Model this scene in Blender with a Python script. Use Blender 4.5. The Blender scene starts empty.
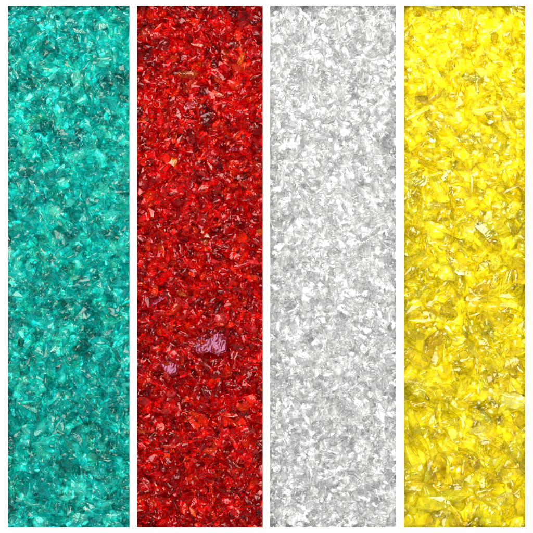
import bpy, bmesh, math, random
import numpy as np
from mathutils import Vector, Matrix, Euler

S = 0.0004                      # metres per unit of the layout grid (a bed of glass is about 5 cm wide)
rng = np.random.default_rng(11)
random.seed(11)
scene = bpy.context.scene
col = scene.collection

def X(px): return (px - 266.5) * S
def Y(py): return (266.5 - py) * S

DEPTH = 12.0                    # depth of the openings in grid units
TOP = 10.6 * S                 # height of the white face above the tray floor

# ------------------------------------------------------------------ materials
def new_mat(name):
    m = bpy.data.materials.new(name); m.use_nodes = True
    nt = m.node_tree; nt.nodes.clear()
    return m, nt, nt.nodes, nt.links

def glass_material(name, rough, film=0.0, film_ior=1.4, bump=0.5, ripple=900.0, ior=1.45, clear=0.3, sheen=(1, 1, 1)):
    """broken glass: the face attribute 'tint' holds the colour, its alpha how milky the piece is"""
    m, nt, N, L = new_mat(name)
    out = N.new('ShaderNodeOutputMaterial')
    p = N.new('ShaderNodeBsdfPrincipled')
    at = N.new('ShaderNodeAttribute'); at.attribute_name = 'tint'
    tc = N.new('ShaderNodeTexCoord')
    n1 = N.new('ShaderNodeTexNoise'); n1.inputs['Scale'].default_value = ripple
    n1.inputs['Detail'].default_value = 1.0; n1.inputs['Distortion'].default_value = 0.8
    mp = N.new('ShaderNodeMapping'); mp.inputs['Scale'].default_value = (1.0, .38, 1.0)
    L.new(tc.outputs['Object'], mp.inputs['Vector']); L.new(mp.outputs['Vector'], n1.inputs['Vector'])
    bp = N.new('ShaderNodeBump'); bp.inputs['Strength'].default_value = bump
    bp.inputs['Distance'].default_value = 0.0006
    L.new(n1.outputs['Fac'], bp.inputs['Height'])
    L.new(at.outputs['Color'], p.inputs['Base Color'])
    p.inputs['Roughness'].default_value = rough
    p.inputs['IOR'].default_value = ior; p.inputs['Specular Tint'].default_value = tuple(sheen) + (1,)
    inv = N.new('ShaderNodeMath'); inv.operation = 'SUBTRACT'; inv.inputs[0].default_value = 1.0
    L.new(at.outputs['Alpha'], inv.inputs[1]); L.new(inv.outputs[0], p.inputs['Transmission Weight'])
    if film:
        p.inputs['Thin Film Thickness'].default_value = film
        p.inputs['Thin Film IOR'].default_value = film_ior
    L.new(bp.outputs['Normal'], p.inputs['Normal'])
    tr = N.new('ShaderNodeBsdfTransparent'); ms = N.new('ShaderNodeMixShader')
    fm = N.new('ShaderNodeMath'); fm.operation = 'MULTIPLY'; fm.inputs[1].default_value = clear
    L.new(inv.outputs[0], fm.inputs[0]); L.new(fm.outputs[0], ms.inputs['Fac'])
    L.new(at.outputs['Color'], tr.inputs['Color'])
    L.new(p.outputs['BSDF'], ms.inputs[1]); L.new(tr.outputs['BSDF'], ms.inputs[2])
    L.new(ms.outputs['Shader'], out.inputs['Surface'])
    return m

def grit_material(name):
    """the buried fill: glass ground so fine that it no longer lets you see through"""
    m, nt, N, L = new_mat(name)
    out = N.new('ShaderNodeOutputMaterial'); p = N.new('ShaderNodeBsdfPrincipled')
    at = N.new('ShaderNodeAttribute'); at.attribute_name = 'tint'
    tc = N.new('ShaderNodeTexCoord'); n = N.new('ShaderNodeTexNoise'); n.inputs['Scale'].default_value = 700
    mx = N.new('ShaderNodeMix'); mx.data_type = 'RGBA'; mx.blend_type = 'MULTIPLY'; mx.inputs['Factor'].default_value = .35
    rp = N.new('ShaderNodeValToRGB'); rp.color_ramp.elements[0].position = .35; rp.color_ramp.elements[0].color = (.35, .35, .35, 1)
    rp.color_ramp.elements[1].position = .6
    L.new(tc.outputs['Object'], n.inputs['Vector']); L.new(n.outputs['Fac'], rp.inputs['Fac'])
    L.new(at.outputs['Color'], mx.inputs['A']); L.new(rp.outputs['Color'], mx.inputs['B'])
    L.new(mx.outputs['Result'], p.inputs['Base Color'])
    p.inputs['Roughness'].default_value = .25
    L.new(p.outputs['BSDF'], out.inputs['Surface'])
    return m
MAT_GRIT = grit_material('glass_grit')

def white_material(name, colr=(.9, .9, .9), rough=.6):
    m, nt, N, L = new_mat(name)
    out = N.new('ShaderNodeOutputMaterial'); p = N.new('ShaderNodeBsdfPrincipled')
    tc = N.new('ShaderNodeTexCoord'); n = N.new('ShaderNodeTexNoise'); n.inputs['Scale'].default_value = 90
    rp = N.new('ShaderNodeValToRGB')
    rp.color_ramp.elements[0].color = tuple(c * .975 for c in colr) + (1,)
    rp.color_ramp.elements[1].color = colr + (1,)
    L.new(tc.outputs['Object'], n.inputs['Vector']); L.new(n.outputs['Fac'], rp.inputs['Fac'])
    L.new(rp.outputs['Color'], p.inputs['Base Color'])
    p.inputs['Roughness'].default_value = rough
    p.inputs['Specular IOR Level'].default_value = 0.2
    L.new(p.outputs['BSDF'], out.inputs['Surface'])
    return m

MAT_WHITE = white_material('white_card')
MAT_TABLE = white_material('white_table', (.85, .85, .85))

# ------------------------------------------------------------------ helpers
def finish(o, label=None, cat=None, group=None, kind=None):
    if label: o['label'] = label
    if cat: o['category'] = cat
    if group: o['group'] = group
    if kind: o['kind'] = kind
    return o

def link(name, me, mat=None, parent=None):
    o = bpy.data.objects.new(name, me); col.objects.link(o)
    if mat: me.materials.append(mat)
    if parent: o.parent = parent
    return o

def boxes_mesh(name, boxes, bevel=0.0):
    bm = bmesh.new()
    for (x0, x1, y0, y1, z0, z1) in boxes:
        r = bmesh.ops.create_cube(bm, size=1)
        bmesh.ops.scale(bm, verts=r['verts'], vec=(x1 - x0, y1 - y0, z1 - z0))
        bmesh.ops.translate(bm, verts=r['verts'], vec=((x0 + x1) / 2, (y0 + y1) / 2, (z0 + z1) / 2))
    if bevel:
        bmesh.ops.bevel(bm, geom=list(bm.edges), offset=bevel, segments=2, affect='EDGES', profile=.5)
    me = bpy.data.meshes.new(name); bm.to_mesh(me); bm.free()
    return me

# ------------------------------------------------------------------ the white tray with four long openings
STRIPS = [(7.8, 129.7), (136.7, 262.9), (270.0, 396.0), (403.6, 525.4)]
PY0, PY1 = 5.6, 527.4
OUT = 40.0                       # the tray runs on past the picture edge
tray = bpy.data.objects.new('white_tray', None); col.objects.link(tray)
finish(tray, 'flat white tray with four long side by side openings that hold the coloured glass', 'tray')
FACE = 0.35 * S                   # thickness of the white face
link('tray_floor', boxes_mesh('tray_floor', [(X(-OUT), X(533 + OUT), Y(533 + OUT), Y(-OUT), -2 * S, 0)]), MAT_WHITE, tray)

def face_piece(name, x0, x1, y0, y1):
    me = boxes_mesh(name, [(x0, x1, y0, y1, TOP - FACE, TOP)])
    return link(name, me, MAT_WHITE, tray)

face_piece('rim', X(-OUT), X(STRIPS[0][0]), Y(533 + OUT), Y(-OUT))
face_piece('rim', X(STRIPS[3][1]), X(533 + OUT), Y(533 + OUT), Y(-OUT))
face_piece('rim', X(STRIPS[0][0]), X(STRIPS[3][1]), Y(PY0), Y(-OUT))
face_piece('rim', X(STRIPS[0][0]), X(STRIPS[3][1]), Y(533 + OUT), Y(PY1))
WALL = 0.35
for i in range(3):
    a, b = STRIPS[i][1], STRIPS[i + 1][0]
    d = face_piece('divider', X(a), X(b), Y(PY1), Y(PY0))
    mid = (a + b) / 2
    link('partition', boxes_mesh('partition', [(X(mid - WALL), X(mid + WALL), Y(533 + 20), Y(-20), 0, TOP - FACE)]), MAT_WHITE, d)
link('side_wall', boxes_mesh('side_wall', [(X(-OUT), X(-20), Y(533 + OUT), Y(-OUT), 0, TOP - FACE)]), MAT_WHITE, tray)
link('side_wall', boxes_mesh('side_wall', [(X(553), X(533 + OUT), Y(533 + OUT), Y(-OUT), 0, TOP - FACE)]), MAT_WHITE, tray)
link('side_wall', boxes_mesh('side_wall', [(X(-20), X(553), Y(533 + OUT), Y(553), 0, TOP - FACE)]), MAT_WHITE, tray)
link('side_wall', boxes_mesh('side_wall', [(X(-20), X(553), Y(-20), Y(-OUT), 0, TOP - FACE)]), MAT_WHITE, tray)

tb = link('tabletop', boxes_mesh('tabletop', [(-.45, .45, -.45, .45, -2 * S - .02, -2 * S)]), MAT_TABLE)
finish(tb, kind='structure')

# ------------------------------------------------------------------ prototypes of broken glass (unit size: about 2 across)
class Shape:
    def __init__(s, verts, faces, smooth):
        s.v = np.array(verts, float); s.f = np.array(faces, int); s.smooth = smooth; s.flat_piece = False
        # sample points on the surface, for settling the pieces on one another
        t = s.v[s.f]; a = np.linalg.norm(np.cross(t[:, 1] - t[:, 0], t[:, 2] - t[:, 0]), axis=1)
        k = rng.choice(len(t), 420, p=a / a.sum())
        u = rng.random((420, 2)); fl = u.sum(1) > 1; u[fl] = 1 - u[fl]
        tt = t[k]
        s.pts = np.concatenate([tt[:, 0] + u[:, :1] * (tt[:, 1] - tt[:, 0]) + u[:, 1:] * (tt[:, 2] - tt[:, 0]), s.v])

def angular(r, n, flat):
    """a splinter of glass: hull of a few scattered points, flat breaks and sharp edges"""
    bm = bmesh.new(); wide = r.uniform(.4, .95)
    for k in range(n):
        d = r.normal(size=3); d /= np.linalg.norm(d)
        q = .72 + .28 * r.random()
        bm.verts.new((d[0] * q, d[1] * q * wide * r.uniform(.8, 1), d[2] * q * flat))
    res = bmesh.ops.convex_hull(bm, input=list(bm.verts))
    junk = [v for v in bm.verts if not v.link_faces]
    bmesh.ops.delete(bm, geom=junk, context='VERTS')
    bmesh.ops.triangulate(bm, faces=bm.faces[:])
    bm.verts.index_update()
    v = [tuple(x.co) for x in bm.verts]; f = [[x.index for x in q.verts] for q in bm.faces]
    bm.free()
    return Shape(v, f, False)

def flake(r, thick):
    """a shell-shaped flake: uneven outline, bulging face with ripples, hollow back, sharp rim"""
    n = int(r.integers(7, 12)); rings = 3
    ang = np.sort((np.arange(n) + r.uniform(-.35, .35, n)) / n * 2 * math.pi)
    rad = r.uniform(.62, 1.0, n); asp = r.uniform(.38, .9)
    k1, k2, ph = r.uniform(-.35, .35), r.uniform(-.25, .25), r.uniform(0, 6.28)
    amp, fr = r.uniform(.02, .07), r.uniform(3, 6)
    crisp = r.random() < .65; crumple = r.uniform(.05, .11) if crisp else .02
    def bend(x, y): return k1 * x * x + k2 * x * y + amp * math.sin(fr * (x * math.cos(ph) + y * math.sin(ph)) + ph)
    verts, faces = [], []
    for side in (1, -1):
        base = len(verts)
        hump = thick * (1 if side > 0 else r.uniform(-.4, .9))
        edge = .10 * thick
        cx, cy = r.uniform(-.25, .25, 2)
        verts.append((cx, cy * asp, bend(cx, cy * asp) + side * hump))
        for q in range(1, rings + 1):
            t = q / rings
            for i in range(n):
                x = cx * (1 - t) + math.cos(ang[i]) * rad[i] * t
                y = (cy * (1 - t) + math.sin(ang[i]) * rad[i] * t) * asp
                z = bend(x, y) + side * (hump * (1 - t ** 2.2) + edge)
                z += r.normal() * crumple * (t < 1)
                verts.append((x, y, z))
        def id_(q, i): return base + 1 + (q - 1) * n + i % n
        for i in range(n):
            tri = [[base, id_(1, i), id_(1, i + 1)]]
            for q in range(1, rings):
                tri += [[id_(q, i), id_(q + 1, i), id_(q + 1, i + 1)], [id_(q, i), id_(q + 1, i + 1), id_(q, i + 1)]]
            faces += tri if side > 0 else [t_[::-1] for t_ in tri]
    # rim joining front and back on its own vertices so that it stays a hard edge
    o = len(verts); half = 1 + rings * n
    for i in range(n): verts.append(verts[1 + (rings - 1) * n + i])
    for i in range(n): verts.append(verts[half + 1 + (rings - 1) * n + i])
    for i in range(n):
        j = (i + 1) % n
        faces += [[o + i, o + n + i, o + n + j], [o + i, o + n + j, o + j]]
    return Shape(verts, faces, not crisp)

pr = np.random.default_rng(5)
PROTO_A = [angular(pr, int(pr.integers(8, 16)), pr.uniform(.3, .65)) for _ in range(50)]
PROTO_B = [flake(pr, pr.uniform(.12, .32)) for _ in range(50)]
for q in PROTO_B: q.flat_piece = True
SMOOTH_B = [q for q in PROTO_B if q.smooth]

# ------------------------------------------------------------------ the four heaps
CELL = 1.0
class Bed:
    pass

def rot_matrix(spin, tilt, tdir):
    return np.array(Matrix.Rotation(tilt, 3, Vector((math.cos(tdir), math.sin(tdir), 0))) @ Matrix.Rotation(spin, 3, 'Z'))

def facing(nx, ny, nz, spin):
    q = Vector((0, 0, 1)).rotation_difference(Vector((nx, ny, nz)).normalized())
    return np.array(q.to_matrix() @ Matrix.Rotation(spin, 3, 'Z'))

def settle(strip, i, sizes, flake_share, tilt_sd, heroes, seed, level):
    """drop pieces one after another on a height field; everything in grid units, y running down"""
    r = np.random.default_rng(seed)
    x0, x1 = strip
    lx0 = -19 if i == 0 else x0 - 3.0
    lx1 = 552 if i == 3 else x1 + 3.0
    lx0 = max(lx0, x0 - 14); lx1 = min(lx1, x1 + 14)
    ly0, ly1 = PY0 - 12, PY1 + 12
    nx, ny = int((lx1 - lx0) / CELL) + 1, int((ly1 - ly0) / CELL) + 1
    H = np.zeros((nx, ny)); ID = -np.ones((nx, ny), int)
    gx = lx0 + (np.arange(nx) + .5) * CELL; gy = ly0 + (np.arange(ny) + .5) * CELL
    margin = ((gx < x0 + .5) | (gx > x1 - .5))[:, None] | ((gy < PY0 + .5) | (gy > PY1 - .5))[None, :]
    roof = np.where(margin, TOP / S - 0.4, DEPTH + 1.5)
    chips = []
    def attempt(shape, size, R, cx, cy, sink=.80):
        P = (shape.pts * size) @ R.T
        mn, mxx = P.min(0), P.max(0)
        if mxx[0] - mn[0] > lx1 - lx0 - 1: return None
        cx = min(max(cx, lx0 - mn[0] + .05), lx1 - mxx[0] - .05)
        cy = min(max(cy, ly0 - mn[1] + .05), ly1 - mxx[1] - .05)
        ii = ((P[:, 0] + cx - lx0) / CELL).astype(int); jj = ((P[:, 1] + cy - ly0) / CELL).astype(int)
        ii = np.clip(ii, 0, nx - 1); jj = np.clip(jj, 0, ny - 1)
        w = mxx[1] - mn[1]
        a0, b0 = ii.min(), jj.min(); A, B = ii.max() - a0 + 1, jj.max() - b0 + 1
        k = (ii - a0) * B + (jj - b0)
        lo = np.full(A * B, 1e9); hi = np.full(A * B, -1e9)
        np.minimum.at(lo, k, P[:, 2]); np.maximum.at(hi, k, P[:, 2])
        ok = lo < 1e8
        lo = lo.reshape(A, B); hi = hi.reshape(A, B); ok = ok.reshape(A, B)
        Hs = H[a0:a0 + A, b0:b0 + B]
        z = np.quantile((Hs - lo)[ok], sink)
        z = max(z, -mn[2] + .02)
        if np.any((hi + z > roof[a0:a0 + A, b0:b0 + B]) & ok): return None
        return z, cx, cy, a0, b0, A, B, hi, ok
    def commit(res, shape, size, R, tint, extra=None):
        z, cx, cy, a0, b0, A, B, hi, ok = res
        Hs = H[a0:a0 + A, b0:b0 + B]; top = hi + z
        up = ok & (top > Hs)
        Hs[up] = top[up]; ID[a0:a0 + A, b0:b0 + B][up] = len(chips)
        chips.append(dict(shape=shape, size=size, R=R, c=(cx, cy, z), tint=tint, extra=extra, n=len(chips)))
    miss = 0
    while miss < 220 and len(chips) < 9000:
        sz = float(np.clip(r.lognormal(math.log(sizes[0]), sizes[1]), sizes[2], sizes[3])) / 2
        yb = r.random()
        if i == 3: sz *= .74 + .55 * yb
        shape = (PROTO_B if r.random() < flake_share else PROTO_A)[r.integers(50)]
        if i == 3 and shape.flat_piece and not shape.smooth and r.random() < .4: shape = SMOOTH_B[r.integers(len(SMOOTH_B))]
        R = rot_matrix(r.uniform(0, 6.28), abs(r.normal(0, tilt_sd)), r.uniform(0, 6.28)); size = np.array([sz * r.uniform(.85, 1.35), sz * r.uniform(.7, 1.0), sz * r.uniform(.8, 1.1)])
        best = None
        for _ in range(4):
            # look for a low spot
            qi, qj = r.integers(nx, size=6), r.integers(ny, size=6)
            if i == 3: qj = np.clip((ny * (yb + r.uniform(-.07, .07, 6))).astype(int), 0, ny - 1)
            b = np.argmin(H[qi, qj])
            res = attempt(shape, size, R, gx[qi[b]], gy[qj[b]])
            if res and (best is None or res[0] < best[0]): best = res
        if best is None or best[0] > level:
            miss += 1; continue
        commit(best, shape, size, R, None)
    for h in heroes:
        shape = h['shape']
        roof_keep = roof.copy(); roof[:] = np.where(margin, TOP / S - 0.4, DEPTH + 16)
        res = attempt(shape, h['size'], h['R'], h['at'][0], h['at'][1], .42)
        roof[:] = roof_keep
        if res: commit(res, shape, h['size'], h['R'], h['tint'], h)
    inside = ID[~margin]
    cnt = np.bincount(inside[inside >= 0], minlength=len(chips))
    b = Bed(); b.chips = chips; b.vis = cnt; b.H = H; b.mean = H[~margin].mean()
    return b

FLIP = np.diag([1.0, -1.0, 1.0])          # grid y runs down the picture, world y runs up
def chip_place(c):
    """world rotation and position of one piece, and its own unrotated points"""
    R = FLIP @ c['R'] @ FLIP
    local = (c['shape'].v * c['size']) @ FLIP * S
    pos = np.array([(c['c'][0] - 266.5) * S, (266.5 - c['c'][1]) * S, c['c'][2] * S])
    return R, pos, local

def build_mesh(name, chips, local=False):
    V, F, SM, T, MI = [], [], [], [], []
    off = 0
    for c in chips:
        R, pos, v = chip_place(c)
        if not local: v = v @ R.T + pos
        f = c['shape'].f[:, ::-1] + off      # mirrored once, so turn the faces round
        V.append(v); F.append(f); off += len(v)
        MI.append(np.full(len(f), 0 if c['seen'] else 1)); SM.append(np.full(len(f), c['shape'].smooth)); T.append(np.tile(np.array(list(c['tint']) + [c['milk']]), (len(f), 1)))
    V = np.concatenate(V); F = np.concatenate(F); SM = np.concatenate(SM); T = np.concatenate(T); MI = np.concatenate(MI)
    me = bpy.data.meshes.new(name)
    me.vertices.add(len(V)); me.vertices.foreach_set('co', V.astype(np.float32).ravel())
    me.loops.add(F.size); me.loops.foreach_set('vertex_index', F.astype(np.int32).ravel())
    me.polygons.add(len(F)); me.polygons.foreach_set('loop_start', (np.arange(len(F)) * 3).astype(np.int32))
    me.polygons.foreach_set('use_smooth', SM)
    me.polygons.foreach_set('material_index', MI.astype(np.int32))
    me.update(calc_edges=True)
    at = me.attributes.new('tint', 'FLOAT_COLOR', 'FACE')
    at.data.foreach_set('color', T.astype(np.float32).ravel())
    me.validate()
    return me

def hero(shape, at, size, R, tint, label, mat=None, milk=.1):
    return dict(shape=shape, at=at, size=np.array(size, float), R=R, tint=tint, label=label, mat=mat, milk=milk)

MATS = {
    'teal': glass_material('teal_glass', .06, bump=.28, ripple=650, clear=.44, ior=1.43, sheen=(.95, 1, .92)),
    'red': glass_material('red_glass', .05, bump=.25, ripple=700, clear=.20, ior=1.42, sheen=(1, .62, .60)),
    'clear': glass_material('clear_glass', .01, bump=.30, ripple=900, clear=.40, ior=1.55),
    'yellow': glass_material('yellow_glass', .05, bump=.30, ripple=420, clear=.28, ior=1.48, sheen=(1, 1, .85)),
}

DUST = {'teal': (.015, .46, .435), 'red': (.30, .006, .003), 'clear': (.66, .66, .66), 'yellow': (.74, .64, .014)}
class Plain: pass
def dust_layer(strip, i, tint, seed):
    """the finest grit at the bottom of an opening, an uneven layer over the tray floor"""
    r = np.random.default_rng(seed)
    x0 = strip[0] - (12 if i == 0 else 2.8); x1 = strip[1] + (12 if i == 3 else 2.8)
    gx = np.arange(x0, x1 + .01, (x1 - x0) / 44); gy = np.linspace(PY0 - 11, PY1 + 11, 180)
    nx, ny = len(gx), len(gy)
    XX, YY = np.meshgrid(gx, gy, indexing='ij'); Z = r.uniform(.6, 2.6, XX.shape)
    sh = Plain(); sh.v = np.stack([XX.ravel(), YY.ravel(), Z.ravel()], 1); sh.smooth = False
    k = (np.arange(nx - 1)[:, None] * ny + np.arange(ny - 1)[None, :]).ravel()
    sh.f = np.concatenate([np.stack([k, k + ny, k + ny + 1], 1), np.stack([k, k + ny + 1, k + 1], 1)])
    return dict(shape=sh, size=np.ones(3), R=np.eye(3), c=(0, 0, 0), tint=tint, milk=1.0, seen=False)

# tint families: (weight, word, base colour)
TINTS = {
    'teal': [(.58, 'mid teal', (.018, .775, .745)), (.15, 'dark teal', (.010, .66, .64)), (.24, 'pale aqua', (.20, .94, .88)), (.03, 'cream glinting', (.42, .94, .84))],
    'red': [(.58, 'ruby red', (.87, .009, .007)), (.22, 'dark crimson', (.55, .004, .008)), (.20, 'orange red', (.97, .09, .004)), (.04, 'pink tinged', (.95, .17, .16)), (.006, 'amber', (.95, .42, .05))],
    'clear': [(.55, 'clear white', (.97, .97, .97)), (.15, 'smoky grey', (.92, .92, .92)), (.25, 'bright white', (.975, .975, .975))],
    'yellow': [(.60, 'bright yellow', (.93, .86, .022)), (.18, 'deep golden yellow', (.91, .86, .018)), (.18, 'lemon yellow', (.95, .91, .06)), (.04, 'pale straw yellow', (.99, .96, .30))],
}
SPEC = {  # median size, spread, min, max ; share of curved flakes ; tilt
    'teal': ((12.5, .36, 5.5, 24), .62, .34),
    'red': ((10.5, .38, 4.5, 21), .5, .50),
    'clear': ((9.8, .38, 4.5, 20), .60, .50),
    'yellow': ((22.0, .34, 9, 36), .60, .38),
}
def sheen_material(name, tint, sheen, ior, rough, bump, ripple, trans=.6, stretch=(1, .25, 1), dist=.0006):
    """a piece that catches the window light: strong reflection broken up by fracture ridges"""
    m, nt, N, L = new_mat(name)
    out = N.new('ShaderNodeOutputMaterial'); p = N.new('ShaderNodeBsdfPrincipled')
    tc = N.new('ShaderNodeTexCoord'); mp = N.new('ShaderNodeMapping'); mp.inputs['Scale'].default_value = stretch
    mp.inputs['Rotation'].default_value = (0, 0, .5)
    n = N.new('ShaderNodeTexNoise'); n.inputs['Scale'].default_value = ripple; n.inputs['Detail'].default_value = 1.5; n.inputs['Distortion'].default_value = 1.2
    bp = N.new('ShaderNodeBump'); bp.inputs['Strength'].default_value = bump; bp.inputs['Distance'].default_value = dist
    L.new(tc.outputs['Object'], mp.inputs['Vector']); L.new(mp.outputs['Vector'], n.inputs['Vector'])
    L.new(n.outputs['Fac'], bp.inputs['Height']); L.new(bp.outputs['Normal'], p.inputs['Normal'])
    rp = N.new('ShaderNodeValToRGB'); rp.color_ramp.elements[0].position = .35; rp.color_ramp.elements[1].position = .65
    rp.color_ramp.elements[0].color = tuple(c * .6 for c in tint) + (1,); rp.color_ramp.elements[1].color = tuple(tint) + (1,)
    L.new(n.outputs['Fac'], rp.inputs['Fac']); L.new(rp.outputs['Color'], p.inputs['Base Color'])
    p.inputs['Roughness'].default_value = rough; p.inputs['IOR'].default_value = ior
    p.inputs['Specular Tint'].default_value = tuple(sheen) + (1,); p.inputs['Transmission Weight'].default_value = trans
    L.new(p.outputs['BSDF'], out.inputs['Surface'])
    return m
def slab(outline, seed):
    """a thick broken slab with a flat top face and slanting broken sides"""
    r = np.random.default_rng(seed)
    n = len(outline); v = []
    for k, z in ((1.0, -1.0), (1.06, .3), (.92, 1.0)):
        v += [(x * k + r.normal() * .03, y * k + r.normal() * .03, z + r.normal() * .12) for x, y in outline]
    f = []
    for q in range(2):
        for i in range(n):
            j = (i + 1) % n; a, b, c, d = q * n + i, q * n + j, (q + 1) * n + j, (q + 1) * n + i
            f += [[a, b, c], [a, c, d]]
    for i in range(1, n - 1): f += [[2 * n, 2 * n + i, 2 * n + i + 1], [0, i + 1, i]]
    return Shape(v, f, False)
SLAB = slab([(-.98, .5), (-.7, .0), (-.6, -.42), (-.15, -.62), (.2, -.85), (.75, -.95), (.98, -.5), (.8, .1), (.78, .7), (.3, .95), (-.1, .7), (-.5, .78)], 3)
SHARD = slab([(-1, -.75), (-.1, -.95), (.8, -.2), (.95, .65), (.1, .95), (-.45, .25)], 4)

PURPLE = sheen_material('purple_sheen_glass', (.48, .005, .022), (.46, .34, .54), 1.55, .13, .8, 260, .8, (1, .4, 1), .0017)
IVORY = sheen_material('ivory_glint_glass', (.28, .88, .78), (1, .93, .82), 1.6, .16, .6, 800, .85)
CREAM = sheen_material('cream_glint_glass', (.95, .40, .20), (1, .93, .85), 1.6, .16, .5, 800, .75)
AMBER = sheen_material('amber_glass', (.90, .25, .012), (1, .9, .8), 1.45, .12, .4, 600, .7)
STRAW = sheen_material('straw_glass', (.99, .95, .10), (1, 1, .85), 1.5, .07, .5, 380, .88)
GLINT = sheen_material('white_glint_glass', (.97, .95, .45), (1, 1, .97), 1.95, .2, .25, 400, .5)
FROST = sheen_material('white_chip_glass', (.98, .98, .98), (1, 1, 1), 1.55, .10, .6, 600, .85)
SALMON = sheen_material('salmon_glass', (.95, .14, .07), (1, .85, .8), 1.55, .14, .5, 600, .75)
GREY = sheen_material('grey_violet_glass', (.60, .05, .06), (.8, .7, .8), 1.5, .14, .6, 600, .75)
LIT = Vector((-.10, .51, .50)).normalized() + Vector((0, 0, 1))       # a face turned this way mirrors the window to the camera
def lit(spin, dx=0.0, dy=0.0): return facing(LIT.x + dx, -(LIT.y + dy), LIT.z, spin)
def A(k): return PROTO_A[k % 50]
def B(k): return PROTO_B[k % 50]
def h_(at, w, h, thick, spin, shape, mat, label, dx=0, dy=0):
    return hero(shape, at, (w / 1.7, h / 1.6, thick), lit(spin, dx, dy), (.9, .9, .9), label, mat)
HEROES = {
    'teal': [
        h_((33, 184), 26, 8, 4, 1.0, B(3), IVORY, 'long narrow silvery ridged flake slanting on the left of the teal strip'),
        h_((56, 397), 18, 9, 4, -.9, A(7), IVORY, 'slender ivory splinter pointing up right, below the middle of the teal strip'),
        h_((55, 348), 13, 10, 4, -.6, B(9), IVORY, 'silvery white flake standing out in the teal strip, a third up from the bottom'),
        h_((33, 409), 12, 9, 4, .5, B(14), IVORY, 'pale glinting chip near the left edge of the teal strip, lower part'),
        h_((124, 492), 11, 15, 4, .2, B(18), IVORY, 'cream glinting flake at the right edge of the teal strip, near the bottom'),
        h_((79, 31), 15, 8, 4, .4, B(21), IVORY, 'pale cream flake with a bright rim near the top middle of the teal strip'),
        h_((103, 26), 12, 10, 4, -.5, A(12), IVORY, 'sparkling cream chip near the top right of the teal strip'),
        h_((15, 72), 20, 8, 4, 1.1, B(27), IVORY, 'long curved bright flake at the left edge of the teal strip, upper part'),
        h_((86, 508), 13, 9, 4, .8, B(30), IVORY, 'silvery chip at the very bottom of the teal strip, right of its middle'),
        h_((52, 45), 14, 8, 4, .9, B(33), IVORY, 'pale glinting flake near the top of the teal strip, left of its middle'),
    ],
    'red': [
        h_((212, 340), 32, 27, 1.8, 0, SLAB, PURPLE, 'largest purple red slab with lavender white streaks, middle of the red strip'),
        h_((168, 367), 18, 15, 1.4, 0, SHARD, PURPLE, 'smaller purple shard with white slashes, lower left of the biggest purple slab'),
        h_((160, 298), 21, 16, 5, -.7, B(5), PURPLE, 'lavender streaked flake near the left edge of the red strip, above the purple slab'),
        h_((174, 160), 12, 14, 5, .3, A(19), AMBER, 'amber orange chip standing out in the left half of the red strip, upper part'),
        h_((234, 149), 15, 10, 4, .1, B(12), PURPLE, 'lavender glinting flake in the right half of the red strip, upper part'),
        h_((158, 486), 12, 13, 4, .9, A(23), CREAM, 'cream triangular chip near the bottom left of the red strip'),
        h_((191, 105), 18, 13, 4, -.3, B(24), GREY, 'grey violet translucent flake in the upper middle of the red strip'),
        h_((228, 415), 22, 7, 4, .15, B(31), SALMON, 'long salmon pink sliver in the right half of the red strip, lower part'),
        h_((216, 93), 16, 11, 4, .5, A(28), SALMON, 'bright salmon chip with a flat face in the upper right of the red strip'),
        h_((205, 234), 13, 8, 4, .8, B(37), CREAM, 'warm cream glinting flake halfway down the red strip'),
        h_((197, 44), 14, 11, 4, .3, A(33), SALMON, 'glowing orange pink chip near the top middle of the red strip'),
    ],
    'clear': [
        h_((357, 183), 16, 14, 5, .4, A(15), FROST, 'bright white triangular chip right of the middle in the clear strip, upper half'),
        h_((286, 358), 12, 16, 4, .1, B(7), FROST, 'bright white oval flake near the left edge of the clear strip, lower half'),
        h_((326, 432), 22, 17, 5, -.3, B(16), FROST, 'large curled bright flake in the lower middle of the clear strip'),
        h_((310, 268), 22, 12, 5, .3, B(22), FROST, 'broad white flake halfway down the clear strip'),
        h_((383, 330), 14, 12, 4, .7, A(30), FROST, 'small bright white chip at the right edge of the clear strip, lower half'),
    ],
    'yellow': [
        h_((432, 138), 11, 10, 4, .2, B(2), GLINT, 'brilliant white glint on a small chip left of the middle, upper yellow strip'),
        h_((491, 121), 8, 8, 3, .4, B(6), GLINT, 'tiny white glinting chip on the right, upper yellow strip'),
        h_((449, 171), 34, 11, 5, -.9, B(10), STRAW, 'long pale curved flake slanting down right in the upper yellow strip'),
        h_((471, 76), 27, 18, 6, .3, B(13), STRAW, 'broad pale bright flake near the top middle of the yellow strip'),
        h_((486, 230), 26, 23, 7, .2, A(9), STRAW, 'clear straw crystal with a bright outline right of the middle, yellow strip'),
        h_((467, 136), 18, 31, 6, .05, B(19), STRAW, 'upright oval yellow flake in the middle of the upper yellow strip'),
        h_((485, 414), 42, 17, 7, 1.0, A(17), STRAW, 'biggest pale crystal leaning right in the lower yellow strip'),
        h_((470, 484), 12, 11, 4, .3, B(25), GLINT, 'white glinting chip near the bottom of the yellow strip'),
        h_((425, 376), 40, 4.5, 3, -1.2, B(28), STRAW, 'thin pale curved sliver on the left of the lower yellow strip'),
        h_((490, 331), 32, 14, 5, 1.2, B(34), STRAW, 'pale swirled flake standing upright on the right, lower half of the yellow strip'),
        h_((418, 178), 20, 16, 5, .6, B(38), STRAW, 'pale cloudy flake near the left edge of the yellow strip, upper half'),
        h_((459, 272), 12, 9, 4, .5, B(40), GLINT, 'white glinting chip halfway down the yellow strip'),
    ],
}
WHERE = {'teal': 'the teal strip', 'red': 'the red strip', 'clear': 'the clear white strip', 'yellow': 'the yellow strip'}
ZONES = ['near the top end', 'in the upper part', 'halfway down', 'in the lower part', 'near the bottom end']

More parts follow.
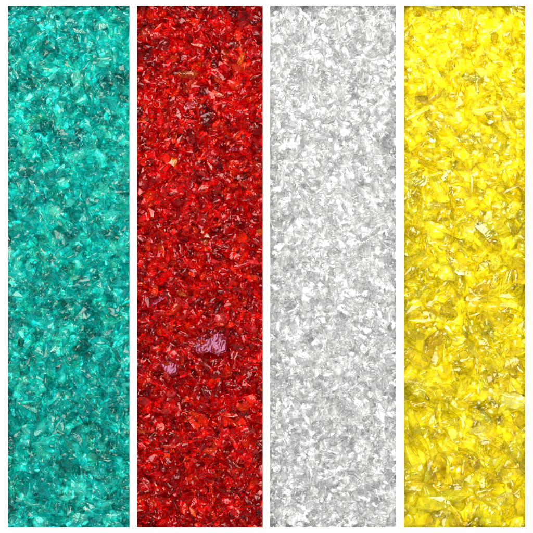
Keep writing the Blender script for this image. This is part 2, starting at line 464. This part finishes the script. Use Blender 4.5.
CHIP = {'teal': 'teal_glass_chip', 'red': 'red_glass_chip', 'clear': 'clear_glass_chip', 'yellow': 'yellow_glass_chip'}
stats = []
for i, key in enumerate(('teal', 'red', 'clear', 'yellow')):
    sizes, share, tsd = SPEC[key]
    bed = settle(STRIPS[i], i, sizes, share, tsd, HEROES[key], 100 + i, DEPTH)
    r = np.random.default_rng(500 + i)
    fam = TINTS[key]; w = np.array([f[0] for f in fam]); w /= w.sum()
    for c in bed.chips:
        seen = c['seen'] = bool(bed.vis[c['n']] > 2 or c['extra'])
        if c['tint'] is None:
            k = r.choice(len(fam), p=w); c['word'] = fam[k][1]
            base = np.array(fam[k][2]); g = r.uniform(.8, 1.12)
            c['tint'] = np.clip(base ** (1 / g), 0, .99) if key != 'clear' else np.clip(base * r.uniform(.97, 1.03), 0, .995)
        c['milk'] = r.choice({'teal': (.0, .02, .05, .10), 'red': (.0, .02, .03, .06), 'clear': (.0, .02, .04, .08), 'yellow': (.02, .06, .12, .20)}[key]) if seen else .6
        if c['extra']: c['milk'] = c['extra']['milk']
        elif not seen: c['tint'] = c['tint'] * {'clear': .80, 'yellow': .90, 'teal': .8, 'red': .7}[key]  # buried pieces get a darker colour, shade painted into the gaps
    order = np.argsort(-bed.vis)
    hero_ids = [n for n, c in enumerate(bed.chips) if c['extra']]
    top = hero_ids + [int(n) for n in order if not bed.chips[int(n)]['extra']]
    top = top[:300]
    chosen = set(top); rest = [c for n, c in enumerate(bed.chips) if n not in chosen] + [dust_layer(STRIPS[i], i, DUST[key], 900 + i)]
    for n in top:
        c = bed.chips[n]; ex = c['extra']
        R, pos, _ = chip_place(c)
        me = build_mesh(CHIP[key], [c], True)
        o = link(CHIP[key], me, (ex and ex['mat']) or MATS[key])
        o.matrix_world = Matrix.Translation(Vector(pos)) @ Matrix(R.tolist()).to_4x4()
        if ex:
            finish(o, ex['label'], 'glass chip')
        else:
            t = (c['c'][1] - PY0) / (PY1 - PY0)
            shape_word = 'flake' if c['shape'].flat_piece else 'splinter'
            finish(o, f"{c['word']} glass {shape_word} {ZONES[min(4, max(0, int(t * 5)))]} of {WHERE[key]}", 'glass chip', f'larger {key} glass chips')
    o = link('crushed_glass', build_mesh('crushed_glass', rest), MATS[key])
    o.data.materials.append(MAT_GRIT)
    finish(o, {'teal': 'small crushed teal glass filling the far left opening', 'red': 'small crushed ruby red glass filling the second opening',
               'clear': 'small crushed clear white glass filling the third opening', 'yellow': 'small crushed bright yellow glass filling the far right opening'}[key], 'crushed glass', kind='stuff')
    stats.append((key, len(bed.chips), round(bed.mean, 1), int(bed.vis[order[0]]), int(bed.vis[order[299]]), int((bed.vis > 8).sum())))
import sys; sys.stderr.write(f'BEDS {stats}\n'); open('/tmp/beds.txt','w').write(str(stats))

# ------------------------------------------------------------------ light
w = bpy.data.worlds.new('World'); scene.world = w; w.use_nodes = True
N, L = w.node_tree.nodes, w.node_tree.links
N.clear()
wo = N.new('ShaderNodeOutputWorld'); bg = N.new('ShaderNodeBackground'); bg.inputs['Strength'].default_value = .70
tc = N.new('ShaderNodeTexCoord'); nz = N.new('ShaderNodeTexNoise'); nz.inputs['Scale'].default_value = 2.6; nz.inputs['Detail'].default_value = 2
rp = N.new('ShaderNodeValToRGB')
rp.color_ramp.elements[0].position = .40; rp.color_ramp.elements[0].color = (.20, .20, .20, 1)
rp.color_ramp.elements[1].position = .60; rp.color_ramp.elements[1].color = (1.6, 1.6, 1.57, 1)
L.new(tc.outputs['Generated'], nz.inputs['Vector']); L.new(nz.outputs['Fac'], rp.inputs['Fac'])
L.new(rp.outputs['Color'], bg.inputs['Color']); L.new(bg.outputs['Background'], wo.inputs['Surface'])

def area(name, loc, size, power, colr):
    l = bpy.data.lights.new(name, 'AREA'); l.shape = 'RECTANGLE'; l.size, l.size_y = size
    l.energy = power; l.color = colr
    o = bpy.data.objects.new(name, l); col.objects.link(o)
    o.location = loc
    o.rotation_euler = (Vector((0, 0, 0)) - Vector(loc)).to_track_quat('-Z', 'Y').to_euler()
    return o
area('window_light', (-.12, .44, .46), (.43, .33), 7.0, (1, .98, .95))
area('left_glint_softbox', (-.50, -.05, .55), (.34, .34), 4.6, (.97, .98, 1))  # unseen softbox added on the left to put highlights on more facets
area('right_glint_softbox', (.38, .22, .60), (.20, .20), 3.2, (1, .95, .86))  # softbox put in on the right to make more facets glint
area('lower_glint_softbox', (.16, -.42, .75), (.28, .24), 3.2, (1, .98, .94))  # another added softbox, beyond the lower edge, for extra highlights

# ------------------------------------------------------------------ camera
cd = bpy.data.cameras.new('camera'); cam = bpy.data.objects.new('camera', cd); col.objects.link(cam)
D = .95
cam.location = (0, 0, TOP + D); cam.rotation_euler = (0, 0, 0)
cd.sensor_width = 36; cd.lens = 36 * D / (533 * S); cd.clip_start = .01; cd.clip_end = 50
scene.camera = cam
scene.render.engine = 'CYCLES'
scene.view_settings.view_transform = 'Standard'; scene.view_settings.look = 'None'; scene.view_settings.exposure = 0
cy = scene.cycles
cy.max_bounces = 8; cy.transmission_bounces = 8; cy.glossy_bounces = 6; cy.diffuse_bounces = 3
cy.caustics_reflective = True; cy.caustics_refractive = True
cy.sample_clamp_indirect = 6.0; cy.blur_glossy = 0.3
cy.use_denoising = True
cy.use_adaptive_sampling = True; cy.adaptive_threshold = .11
cy.transparent_max_bounces = 5
